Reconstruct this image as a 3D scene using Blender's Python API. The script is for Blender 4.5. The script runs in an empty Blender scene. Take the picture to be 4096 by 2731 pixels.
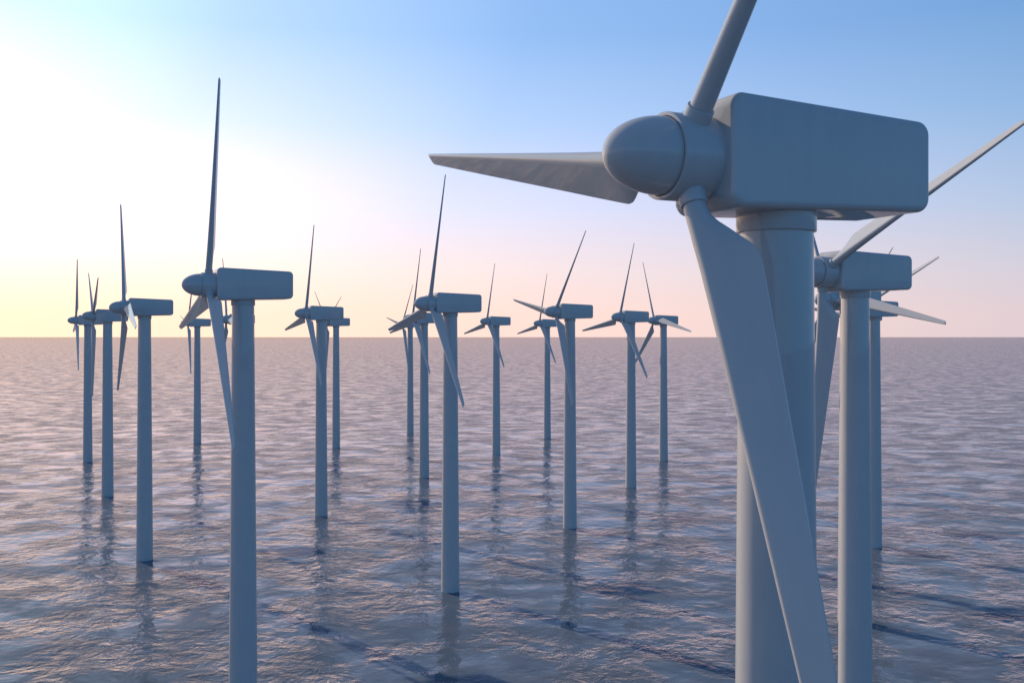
import bpy, math, random
from mathutils import Vector, Matrix

scene = bpy.context.scene
COL = scene.collection
U = 55.0                      # metres: height of the viewpoint above the sea
R = math.radians

# ------------------------------------------------------------------ helpers
def mesh_obj(name, verts, faces, mat, parent=None, smooth=True, sharp=35):
    me = bpy.data.meshes.new(name)
    me.from_pydata([tuple(v) for v in verts], [], faces)
    me.materials.append(mat)
    me.validate()
    if smooth:
        for p in me.polygons:
            p.use_smooth = True
        me.set_sharp_from_angle(angle=R(sharp))
    me.update()
    o = bpy.data.objects.new(name, me)
    COL.objects.link(o)
    if parent is not None:
        o.parent = parent
    return o

def rings(ring_list, cap0=True, cap1=True):
    """skin a list of equal-length closed rings"""
    verts, faces = [], []
    n = len(ring_list[0])
    for r in ring_list:
        verts += r
    for i in range(len(ring_list) - 1):
        for j in range(n):
            a, b = i*n + j, i*n + (j+1) % n
            faces.append((a, b, b + n, a + n))
    if cap0:
        faces.append(tuple(range(n-1, -1, -1)))
    if cap1:
        k = (len(ring_list)-1)*n
        faces.append(tuple(range(k, k+n)))
    return verts, faces

def lathe_z(profile, n=64):
    """profile: list of (radius, z); revolved about Z"""
    rl = [[Vector((r*math.cos(2*math.pi*j/n), r*math.sin(2*math.pi*j/n), z)) for j in range(n)] for r, z in profile]
    return rings(rl)

def lathe_x(profile, zc, n=64):
    """profile: list of (radius, x); revolved about the line y=0, z=zc"""
    rl = [[Vector((x, r*math.cos(2*math.pi*j/n), zc + r*math.sin(2*math.pi*j/n))) for j in range(n)] for r, x in profile]
    return rings(rl)

def nd(nt, typ, **kw):
    n = nt.nodes.new(typ)
    for k, v in kw.items():
        setattr(n, k, v)
    return n

def ramp(nt, stops, interp='LINEAR'):
    n = nt.nodes.new('ShaderNodeValToRGB')
    cr = n.color_ramp
    cr.interpolation = interp
    while len(cr.elements) < len(stops):
        cr.elements.new(0.5)
    for e, (p, c) in zip(cr.elements, stops):
        e.position = p
        e.color = (*c, 1) if len(c) == 3 else c
    return n

def math_node(nt, op, a=None, b=None, c=None, clamp=False):
    n = nt.nodes.new('ShaderNodeMath')
    n.operation = op
    n.use_clamp = clamp
    for i, v in enumerate((a, b, c)):
        if v is None:
            continue
        if isinstance(v, (int, float)):
            n.inputs[i].default_value = v
        else:
            nt.links.new(v, n.inputs[i])
    return n.outputs[0]

def mixc(nt, fac, a, b, blend='MIX'):
    n = nt.nodes.new('ShaderNodeMix')
    n.data_type = 'RGBA'
    n.blend_type = blend
    n.clamp_result = False
    for s, v in (('Factor', fac), ('A', a), ('B', b)):
        sock = [i for i in n.inputs if i.name == s and i.enabled][0]
        if isinstance(v, (int, float)):
            sock.default_value = v
        elif isinstance(v, tuple):
            sock.default_value = (*v, 1)
        else:
            nt.links.new(v, sock)
    return [o for o in n.outputs if o.enabled][0]

# ------------------------------------------------------------------ light
SUN_AZ = R(-42.0)             # from +Y (straight ahead) towards +X
SUN_EL = R(26.5)
SUN_DIR = Vector((math.sin(SUN_AZ)*math.cos(SUN_EL), math.cos(SUN_AZ)*math.cos(SUN_EL), math.sin(SUN_EL)))

sun = bpy.data.lights.new('sun', 'SUN')
sun.energy = 5.0
sun.angle = R(0.5)
sun.cycles.use_multiple_importance_sampling = False
sun.color = (1.0, 0.78, 0.56)
so = bpy.data.objects.new('sun', sun)
so.rotation_euler = SUN_DIR.to_track_quat('Z', 'Y').to_euler()
so.location = SUN_DIR*500
COL.objects.link(so)

world = bpy.data.worlds.new('World')
scene.world = world
world.use_nodes = True
wt = world.node_tree
wt.nodes.clear()
wout = nd(wt, 'ShaderNodeOutputWorld')
bg = nd(wt, 'ShaderNodeBackground')
wt.links.new(bg.outputs[0], wout.inputs[0])
sky = nd(wt, 'ShaderNodeTexSky')
sky.sky_type = 'NISHITA'
sky.sun_disc = False
sky.sun_elevation = SUN_EL
sky.sun_rotation = SUN_AZ
sky.air_density = 1.0
sky.dust_density = 0.4
sky.ozone_density = 2.0
tc = nd(wt, 'ShaderNodeTexCoord')
sep = nd(wt, 'ShaderNodeSeparateXYZ')
wt.links.new(tc.outputs['Generated'], sep.inputs[0])
zel = math_node(wt, 'MAXIMUM', sep.outputs['Z'], 0.0)
dotn = nd(wt, 'ShaderNodeVectorMath', operation='DOT_PRODUCT')
wt.links.new(tc.outputs['Generated'], dotn.inputs[0])
dotn.inputs[1].default_value = SUN_DIR
ang = math_node(wt, 'DIVIDE', math_node(wt, 'ARCCOSINE', math_node(wt, 'MINIMUM', dotn.outputs['Value'], 1.0)), math.pi)
# colour of the evening sky by height above the horizon, away from the sun
base = ramp(wt, [(0.0, (.775, .625, .655)), (0.02, (.775, .63, .66)), (0.063, (.655, .63, .725)), (0.121, (.45, .57, .775)),
                 (0.20, (.264, .457, .73)), (0.281, (.160, .352, .657)), (0.6, (.075, .20, .46))])
wt.links.new(zel, base.inputs[0])
# brightening towards the sun, near the horizon and higher up (angle / 180 degrees; values are quarter gains)
def g(a): return a/180.0
mh = ramp(wt, [(g(12), (.60, .44, .28)), (g(30), (.45, .395, .262)), (g(48), (.345, .308, .258)), (g(70), (.25, .25, .25)), (g(100), (.09, .19, .275)), (g(170), (.04, .20, .35))])
mt = ramp(wt, [(g(0), (1.6, 1.2, .8)), (g(17), (1.3, .82, .56)), (g(27), (.84, .55, .45)), (g(41), (.48, .38, .355)), (g(55), (.365, .31, .305)), (g(70), (.25, .25, .25)), (g(105), (.135, .245, .285)), (g(170), (.095, .24, .34))])
wt.links.new(ang, mh.inputs[0])
wt.links.new(ang, mt.inputs[0])
hm = nd(wt, 'ShaderNodeMapRange', interpolation_type='SMOOTHSTEP')
hm.inputs['From Min'].default_value = 0.0
hm.inputs['From Max'].default_value = 0.16
wt.links.new(zel, hm.inputs['Value'])
gain = mixc(wt, hm.outputs[0], mh.outputs[0], mt.outputs[0])
evening = mixc(wt, 1.0, base.outputs[0], gain, 'MULTIPLY')
evening = mixc(wt, 1.0, evening, (4.0, 4.0, 4.0), 'MULTIPLY')
nish = mixc(wt, 1.0, sky.outputs[0], (0.13, 0.13, 0.13), 'MULTIPLY')
hz = nd(wt, 'ShaderNodeMapRange', interpolation_type='SMOOTHSTEP')
hz.inputs['From Min'].default_value = 0.36
hz.inputs['From Max'].default_value = 0.7
hz.inputs['To Max'].default_value = 0.6
wt.links.new(zel, hz.inputs['Value'])
final = mixc(wt, hz.outputs[0], evening, nish)
wt.links.new(final, bg.inputs['Color'])
bg.inputs['Strength'].default_value = 1.0

# ------------------------------------------------------------------ materials
def paint_material():
    m = bpy.data.materials.new('grey_paint')
    m.use_nodes = True
    nt = m.node_tree
    b = nt.nodes['Principled BSDF']
    t = nd(nt, 'ShaderNodeTexCoord')
    mp = nd(nt, 'ShaderNodeMapping')
    mp.inputs['Scale'].default_value = (1.4, 1.4, 0.25)
    nt.links.new(t.outputs['Object'], mp.inputs[0])
    n1 = nd(nt, 'ShaderNodeTexNoise')
    n1.inputs['Scale'].default_value = 1.6
    n1.inputs['Detail'].default_value = 6
    nt.links.new(mp.outputs[0], n1.inputs['Vector'])
    n2 = nd(nt, 'ShaderNodeTexNoise')
    n2.inputs['Scale'].default_value = 0.35
    n2.inputs['Detail'].default_value = 8
    nt.links.new(t.outputs['Object'], n2.inputs['Vector'])
    f = math_node(nt, 'MULTIPLY_ADD', n1.outputs['Fac'], 0.5, math_node(nt, 'MULTIPLY', n2.outputs['Fac'], 0.5))
    cr = ramp(nt, [(0.35, (.405, .41, .42)), (0.62, (.435, .435, .44))])
    nt.links.new(f, cr.inputs[0])
    nt.nodes.remove(b)
    # matt pigment under a thin clear gloss that mirrors sky and sea
    df = nd(nt, 'ShaderNodeBsdfDiffuse')
    nt.links.new(cr.outputs[0], df.inputs['Color'])
    gl = nd(nt, 'ShaderNodeBsdfGlossy')
    gl.inputs['Roughness'].default_value = 0.0
    fr = nd(nt, 'ShaderNodeFresnel')
    fr.inputs['IOR'].default_value = 1.5
    mx = nd(nt, 'ShaderNodeMixShader')
    nt.links.new(math_node(nt, 'MINIMUM', fr.outputs[0], 0.55), mx.inputs[0])
    nt.links.new(df.outputs[0], mx.inputs[1])
    nt.links.new(gl.outputs[0], mx.inputs[2])
    nt.links.new(mx.outputs[0], nt.nodes['Material Output'].inputs[0])
    return m

PAINT = paint_material()

def water_material():
    m = bpy.data.materials.new('sea_water')
    m.use_nodes = True
    nt = m.node_tree
    b = nt.nodes['Principled BSDF']
    t = nd(nt, 'ShaderNodeTexCoord')
    def layer(scale, stretch, detail, rot=0.0, dist=0.0, rough=.5):
        mp = nd(nt, 'ShaderNodeMapping')
        mp.inputs['Rotation'].default_value = (0, 0, rot)
        mp.inputs['Scale'].default_value = (scale, scale*stretch, scale)
        nt.links.new(t.outputs['Object'], mp.inputs[0])
        n = nd(nt, 'ShaderNodeTexNoise')
        n.inputs['Scale'].default_value = 1.0
        n.inputs['Detail'].default_value = detail
        n.inputs['Roughness'].default_value = rough
        n.inputs['Distortion'].default_value = dist
        nt.links.new(mp.outputs[0], n.inputs['Vector'])
        return n.outputs['Fac']
    swell = layer(1/30.0, 1.2, 2, R(10), 0.4)
    chop = layer(1/10.0, 1.0, 2.5, R(-8), 0.4, .50)
    crisp = layer(1/3.6, 1.0, 4.5, R(31), 0.5, .58)
    calm = layer(1/27.0, 1.2, 6, R(22), 0.8, .60)
    cm = nd(nt, 'ShaderNodeMapRange', interpolation_type='SMOOTHSTEP')
    cm.inputs['From Min'].default_value = .45
    cm.inputs['From Max'].default_value = .56
    cm.inputs['To Min'].default_value = .16
    cm.inputs['To Max'].default_value = 1.15
    nt.links.new(calm, cm.inputs['Value'])
    h = math_node(nt, 'MULTIPLY', swell, 0.8)
    lull = math_node(nt, 'MULTIPLY_ADD', cm.outputs[0], 0.45, 0.5)
    h = math_node(nt, 'MULTIPLY_ADD', math_node(nt, 'MULTIPLY', math_node(nt, 'SUBTRACT', chop, 0.5), lull), 0.80, h)
    h = math_node(nt, 'MULTIPLY_ADD', math_node(nt, 'MULTIPLY', math_node(nt, 'SUBTRACT', crisp, 0.5), cm.outputs[0]), 0.88, h)
    bp = nd(nt, 'ShaderNodeBump')
    bp.inputs['Strength'].default_value = 1.0
    bp.inputs['Distance'].default_value = 1.0
    nt.links.new(h, bp.inputs['Height'])
    # turbid body of the water: a little diffuse light comes back out of it
    cr = ramp(nt, [(0.38, (.066, .092, .128)), (0.62, (.084, .106, .14))])
    nt.links.new(chop, cr.inputs[0])
    nt.nodes.remove(b)
    df = nd(nt, 'ShaderNodeBsdfDiffuse')
    nt.links.new(cr.outputs[0], df.inputs['Color'])
    bd = nd(nt, 'ShaderNodeBump')
    bd.inputs['Distance'].default_value = 0.5
    nt.links.new(h, bd.inputs['Height'])
    nt.links.new(bd.outputs[0], df.inputs['Normal'])
    gl = nd(nt, 'ShaderNodeBsdfGlossy')
    gl.inputs['Roughness'].default_value = 0.0
    gl.inputs['Color'].default_value = (1, .95, 1, 1)
    nt.links.new(bp.outputs[0], gl.inputs['Normal'])
    fr = nd(nt, 'ShaderNodeFresnel')
    fr.inputs['IOR'].default_value = 1.13
    nt.links.new(bp.outputs[0], fr.inputs['Normal'])
    # wind-roughened and slick patches reflect unevenly
    patch = layer(1/16.0, 1.2, 6, R(-20), 0.5, .60)
    pm = nd(nt, 'ShaderNodeMapRange', interpolation_type='SMOOTHSTEP')
    pm.inputs['From Min'].default_value = .42
    pm.inputs['From Max'].default_value = .58
    pm.inputs['To Min'].default_value = .62
    pm.inputs['To Max'].default_value = 1.3
    nt.links.new(patch, pm.inputs['Value'])
    fac = math_node(nt, 'MULTIPLY', math_node(nt, 'MINIMUM', fr.outputs[0], 0.45), pm.outputs[0])
    mx = nd(nt, 'ShaderNodeMixShader')
    nt.links.new(fac, mx.inputs[0])
    nt.links.new(df.outputs[0], mx.inputs[1])
    nt.links.new(gl.outputs[0], mx.inputs[2])
    nt.links.new(mx.outputs[0], nt.nodes['Material Output'].inputs[0])
    return m

WATER = water_material()

# ------------------------------------------------------------------ sea
def build_sea():
    xs = [-90000, -20000, -4000, -1200, -400, -120, 0, 120, 400, 1200, 4000, 20000, 90000]
    ys = xs
    verts = [(x, y, 0) for y in ys for x in xs]
    n = len(xs)
    faces = [(j*n+i, j*n+i+1, (j+1)*n+i+1, (j+1)*n+i) for j in range(n-1) for i in range(n-1)]
    o = mesh_obj('sea', verts, faces, WATER, smooth=False)
    o['kind'] = 'structure'
    o['label'] = 'rippled open sea with blue and pink evening glints'
    return o
build_sea()

# ------------------------------------------------------------------ wind turbine
# local frame: +X along the rotor axis towards the spinner, +Z up, origin at the sea surface on the tower axis
HUB_Z = U*(1 + .1288)
FRONT, BACK = U*.0697, -U*.1195
ROT_X = U*.0870

def make_tower():
    n = 96
    zt = U*1.0795
    r0, r1 = U*.0362, U*.0275
    prof = []
    for z in (-4.0, 0, 10, 20, 30, 40, 50, zt):
        k = z/zt
        prof.append((r0 + (r1-r0)*k, z))
    return lathe_z(prof, n)

def make_collar():
    zb, ztop = U*1.0785, U*1.0945
    rc, ri = U*.0298, U*.0272
    b = .05
    prof = [(ri, zb+.02), (rc-b, zb), (rc-b*.3, zb+b*.3), (rc, zb+b), (rc, ztop)]
    return lathe_z(prof, 96)

def make_nacelle():
    yl, yr = -U*.0345, U*.0388          # far side, near side (local +Y faces the viewer)
    bz = (U*1.0903, U*1.0962)           # bottom at front, back
    tz = (U*(1.0903+.0814), U*(1.0962+.0695))
    Rc, bev = U*.0106, U*.0047
    na, nb = 10, 7
    def profile(d):
        """tapered rounded rectangle in XZ, inset by d"""
        x0, x1 = BACK + d, FRONT - d
        def bot(x): return bz[0] + (bz[1]-bz[0])*(FRONT-x)/(FRONT-BACK) + d
        def top(x): return tz[0] + (tz[1]-tz[0])*(FRONT-x)/(FRONT-BACK) - d
        r = Rc - d
        pts = []
        for (cxx, sx, fz, sz, a0) in ((x1, -1, top, -1, 0), (x0, 1, top, -1, 90), (x0, 1, bot, 1, 180), (x1, -1, bot, 1, 270)):
            cx_ = cxx + sx*r
            for i in range(na+1):
                an = R(a0 + 90*i/na)
                px = cx_ + r*math.cos(an)
                edge = fz(px)
                pz = edge + sz*r + r*math.sin(an)
                pts.append((px, pz))
        return pts
    rl = []
    for i in range(nb+1):
        an = math.pi/2*i/nb
        d = bev*(1-math.sin(an)); y = yl + bev*(1-math.cos(an))
        rl.append([Vector((px, y, pz)) for px, pz in profile(d)])
    for i in range(nb+1):
        an = math.pi/2*i/nb
        d = bev*(1-math.cos(an)); y = yr - bev*(1-math.sin(an))
        rl.append([Vector((px, y, pz)) for px, pz in profile(d)])
    v, f = rings(rl)
    return v, [tuple(reversed(q)) for q in f]

def make_hub():
    r = U*.0313
    x0, x1 = FRONT - .15, U*.1036
    e = .035
    ri = U*.0284
    prof = [(r*.6, x0), (r-.02, x0), (r, x0+.02), (r, x1-e), (r-e*.3, x1-e*.3), (r-e, x1), (ri+.02, x1), (ri, x1-.02), (ri, x1-.3), (.2, x1-.3)]
    return lathe_x(list(reversed(prof)), HUB_Z, 96)

def make_spinner():
    r = U*.0280
    x0, x1 = U*.1000, U*.1500
    prof = [(r*.9, x0), (r, x0+.01)]
    m = 26
    xs = x0 + .25
    prof.append((r, xs))
    for i in range(1, m+1):
        an = math.pi/2*i/m
        prof.append((max(r*math.cos(an), .004), xs + (x1-xs)*math.sin(an)))
    return lathe_x(list(reversed(prof)), HUB_Z, 96)

# blade outline in units of U: nose radius, shift of the nose circle, trailing edge (all along the span)
NR = [(.0, .0083), (.045, .0083), (.07, .0079), (.10, .0074), (.15, .0065), (.20, .0056), (.26, .0047), (.363, .0035), (.45, .0026), (.51, .0020)]
CS = [(.0, -.0020), (.05, -.0020), (.09, -.0030), (.15, -.0028), (.20, -.0021), (.30, -.0010), (.40, 0.0), (.51, .0006)]
TE = [(.0, .0103), (.040, .0103), (.043, .0106), (.047, .0112), (.051, .0125), (.057, .0159), (.064, .0216), (.072, .0278), (.079, .0333), (.085, .0376),
      (.0885, .0393), (.0915, .0401), (.096, .0401), (.143, .0367), (.204, .0320), (.365, .0201), (.498, .0100), (.51, .0085)]
def interp(tab, s):
    if s <= tab[0][0]:
        return tab[0][1]
    for (a, b), (c, d) in zip(tab, tab[1:]):
        if s <= c:
            return b + (d-b)*(s-a)/(c-a)
    return tab[-1][1]

BETA = R(26.5)
def blade_rings():
    """blade pointing up +Z from the rotor centre; chord in the XY plane, pitched by BETA"""
    ss = [.026, .036, .040, .043, .0455, .0475, .049, .052, .055, .058, .061, .064, .067, .071, .075, .079, .083, .086, .0885, .0905, .0925, .095, .10, .11, .125,
          .143, .17, .204, .24, .28, .32, .365, .41, .45, .48, .495, .500, .5035, .5060, .5072, .5077]
    rl = []
    nle, nte = 14, 11
    for s in ss:
        rl_le, te, cs = interp(NR, s), interp(TE, s), interp(CS, s)
        # blend circle -> aerofoil
        k = min(1.0, max(0.0, (s - .043)/.050))
        k = k*k*(3-2*k)
        tip = max(0.0, (s-.4985)/(.5077-.4985))
        th = rl_le
        tthick = .0009
        shift = 0.0
        if tip > 0:                     # slanted, rounded tip: trailing edge ends first
            te = te*(1 - tip**2.2) - rl_le*.55*tip**2.2
            th = rl_le*math.sqrt(max(0.02, 1 - tip**3))
        pts = []
        for i in range(nle+1):          # leading edge half circle
            an = -math.pi/2 + math.pi*i/nle
            pts.append((cs + rl_le*math.cos(an), th*math.sin(an)))
        for i in range(1, nte+1):       # pressure/suction sides towards the trailing edge
            t_ = i/nte
            c_circ, n_circ = cs - (te+cs)*math.sin(math.pi/2*t_), rl_le*math.cos(math.pi/2*t_)
            c_air = cs + (-te-cs)*t_
            n_air = th*(1-t_)*(1 + .12*t_) + tthick*t_
            pts.append((c_circ + (c_air-c_circ)*k, n_circ + (n_air-n_circ)*k))
        lower = [(c, -n) for c, n in reversed(pts[nle+1:])]
        if k < 1:
            lower = [(c, min(n, -tthick*0.5)) for c, n in lower]
        pts += lower
        ring = []
        for c, n in pts:
            # chord direction = cos(b)*tangent(+Y) + sin(b)*axis(+X)
            y = c*math.cos(BETA) - n*math.sin(BETA)
            x = c*math.sin(BETA) + n*math.cos(BETA)
            ring.append(Vector((x*U, y*U, s*U)))
        rl.append(ring)
    return rl

def make_blade():
    v, f = rings(blade_rings())
    return v, f

def make_blade_collar():
    r = .0100*U
    zb, zt = .024*U, .0392*U
    b = .03
    v, f = lathe_z([(r*.9, zb), (r, zb+.01), (r, zt-b), (r-b*.3, zt-b*.3), (r-b, zt), (r*.72, zt-.01)], 48)
    d = CS[0][1]*U
    return [q + Vector((d*math.sin(BETA), d*math.cos(BETA), 0)) for q in v], f

def recalc(o):
    import bmesh
    bm = bmesh.new()
    bm.from_mesh(o.data)
    bmesh.ops.recalc_face_normals(bm, faces=bm.faces)
    bm.to_mesh(o.data)
    bm.free()

def make_turbine():
    root = bpy.data.objects.new('wind_turbine', None)
    COL.objects.link(root)
    root['category'] = 'wind turbine'
    root['group'] = 'grey wind turbines standing in the sea'
    tower = mesh_obj('tower', *make_tower(), PAINT, root)
    collar = mesh_obj('collar', *make_collar(), PAINT, tower)
    nac = mesh_obj('nacelle', *make_nacelle(), PAINT, root)
    hub = mesh_obj('hub', *make_hub(), PAINT, root)
    spin = mesh_obj('spinner', *make_spinner(), PAINT, hub)
    parts = [tower, collar, nac, hub, spin]
    bl = mesh_obj('blade', *make_blade(), PAINT, root, sharp=50)
    bc = mesh_obj('blade_collar', *make_blade_collar(), PAINT, bl)
    parts += [bl, bc]
    for p in parts:
        recalc(p)
    for k in range(2):
        b2 = bl.copy(); COL.objects.link(b2); b2.parent = root
        c2 = bc.copy(); COL.objects.link(c2); c2.parent = b2
    return root

def blades_of(root):
    return [c for c in root.children if c.name.split('.')[0] == 'blade']

def copy_tree(o, parent=None):
    c = o.copy()
    COL.objects.link(c)
    if parent is not None:
        c.parent = parent
    for ch in list(o.children):
        copy_tree(ch, c)
    return c

# rotor axis heading: local +X points left and a little towards the viewer
PSI = .4491
AXIS_ROT = math.atan2(-math.sin(PSI), -math.cos(PSI))

# (distance ahead, offset to the right) in units of U, rotor angle, label
TURBINES = [
    (8.227, -3.394, 20.2, 'far left wind turbine, the one farthest left of all'),
    (6.459, -2.540, 65.1, 'left wind turbine with two blades raised in a V, between two others'),
    (4.615, -1.649, -19.0, 'left wind turbine with one white sunlit blade hanging across its nacelle'),
    (9.663, -2.957, 38.9, 'small far wind turbine just left of the tall left foreground turbine'),
    (2.608, -0.682, 18.6, 'large wind turbine on the left whose tower runs out of the bottom edge'),
    (7.852, -2.090, -19.5, 'far wind turbine hidden almost wholly behind the large left turbine'),
    (5.760, -1.069, 20.2, 'wind turbine left of centre, overlapping a smaller one close behind it'),
    (9.266, -1.585, 65.3, 'small far wind turbine left of centre, two blade tips peeping over a nearer nacelle'),
    (10.659, -1.055, 38.9, 'smallest wind turbine of the central cluster, farthest back and leftmost of those three'),
    (7.301, -0.624, 18.8, 'middle wind turbine of the central cluster, nacelle partly behind the nearer turbine'),
    (4.050, -0.243, 18.9, 'wind turbine in the centre, nearest of its cluster, shadow stretching right'),
    (8.735, -0.134, 18.5, 'small wind turbine standing alone just right of the central cluster'),
    (5.383, 0.303, 39.2, 'wind turbine right of centre with one blade leaning right and one pointing left'),
    (10.106, 0.346, 18.9, 'small far wind turbine with its nacelle behind the one right of centre'),
    (6.823, 0.789, 20.4, 'grey wind turbine just left of the small one with a pale sunlit blade'),
    (8.286, 1.220, -19.3, 'small wind turbine with a pale sunlit blade pointing right above the horizon'),
    (0.779, 0.200, 39.1, 'huge foreground wind turbine cut off by the top and bottom edges'),
    (2.098, 0.700, 65.1, 'second nearest right wind turbine, long blade rising out of the right edge'),
    (3.624, 1.185, -19.7, 'wind turbine behind the second right tower, pale blade reaching right over the sea'),
    (4.891, 1.722, 65.1, 'right wind turbine partly hidden, tower foot showing beside the thick right tower'),
    (6.315, 2.157, 39.5, 'right wind turbine almost wholly hidden, only a blade tip above the nacelles'),
]
proto = make_turbine()
for i, (zf, xr, th, label) in enumerate(TURBINES):
    t = proto if i == len(TURBINES) - 1 else copy_tree(proto)
    t.location = (xr*U, zf*U, 0)
    t.rotation_euler = (0, 0, AXIS_ROT)
    t['label'] = label
    for k, b in enumerate(blades_of(t)):
        b.location = (ROT_X, 0, HUB_Z)
        b.rotation_euler = (-R(th + 120*k), 0, 0)

# ------------------------------------------------------------------ camera
cam = bpy.data.cameras.new('camera')
cam.sensor_width = 36.0
cam.lens = 36.0*4113.7/4096.0
cam.shift_y = -19.6/4096.0
cam.clip_start = 0.5
cam.clip_end = 300000
co = bpy.data.objects.new('camera', cam)
co.location = (0, 0, U)
co.rotation_euler = (R(90), 0, 0)
COL.objects.link(co)
scene.camera = co

vs = scene.view_settings
vs.view_transform = 'Standard'
vs.look = 'None'
vs.exposure = 0.0
vs.gamma = 1.0
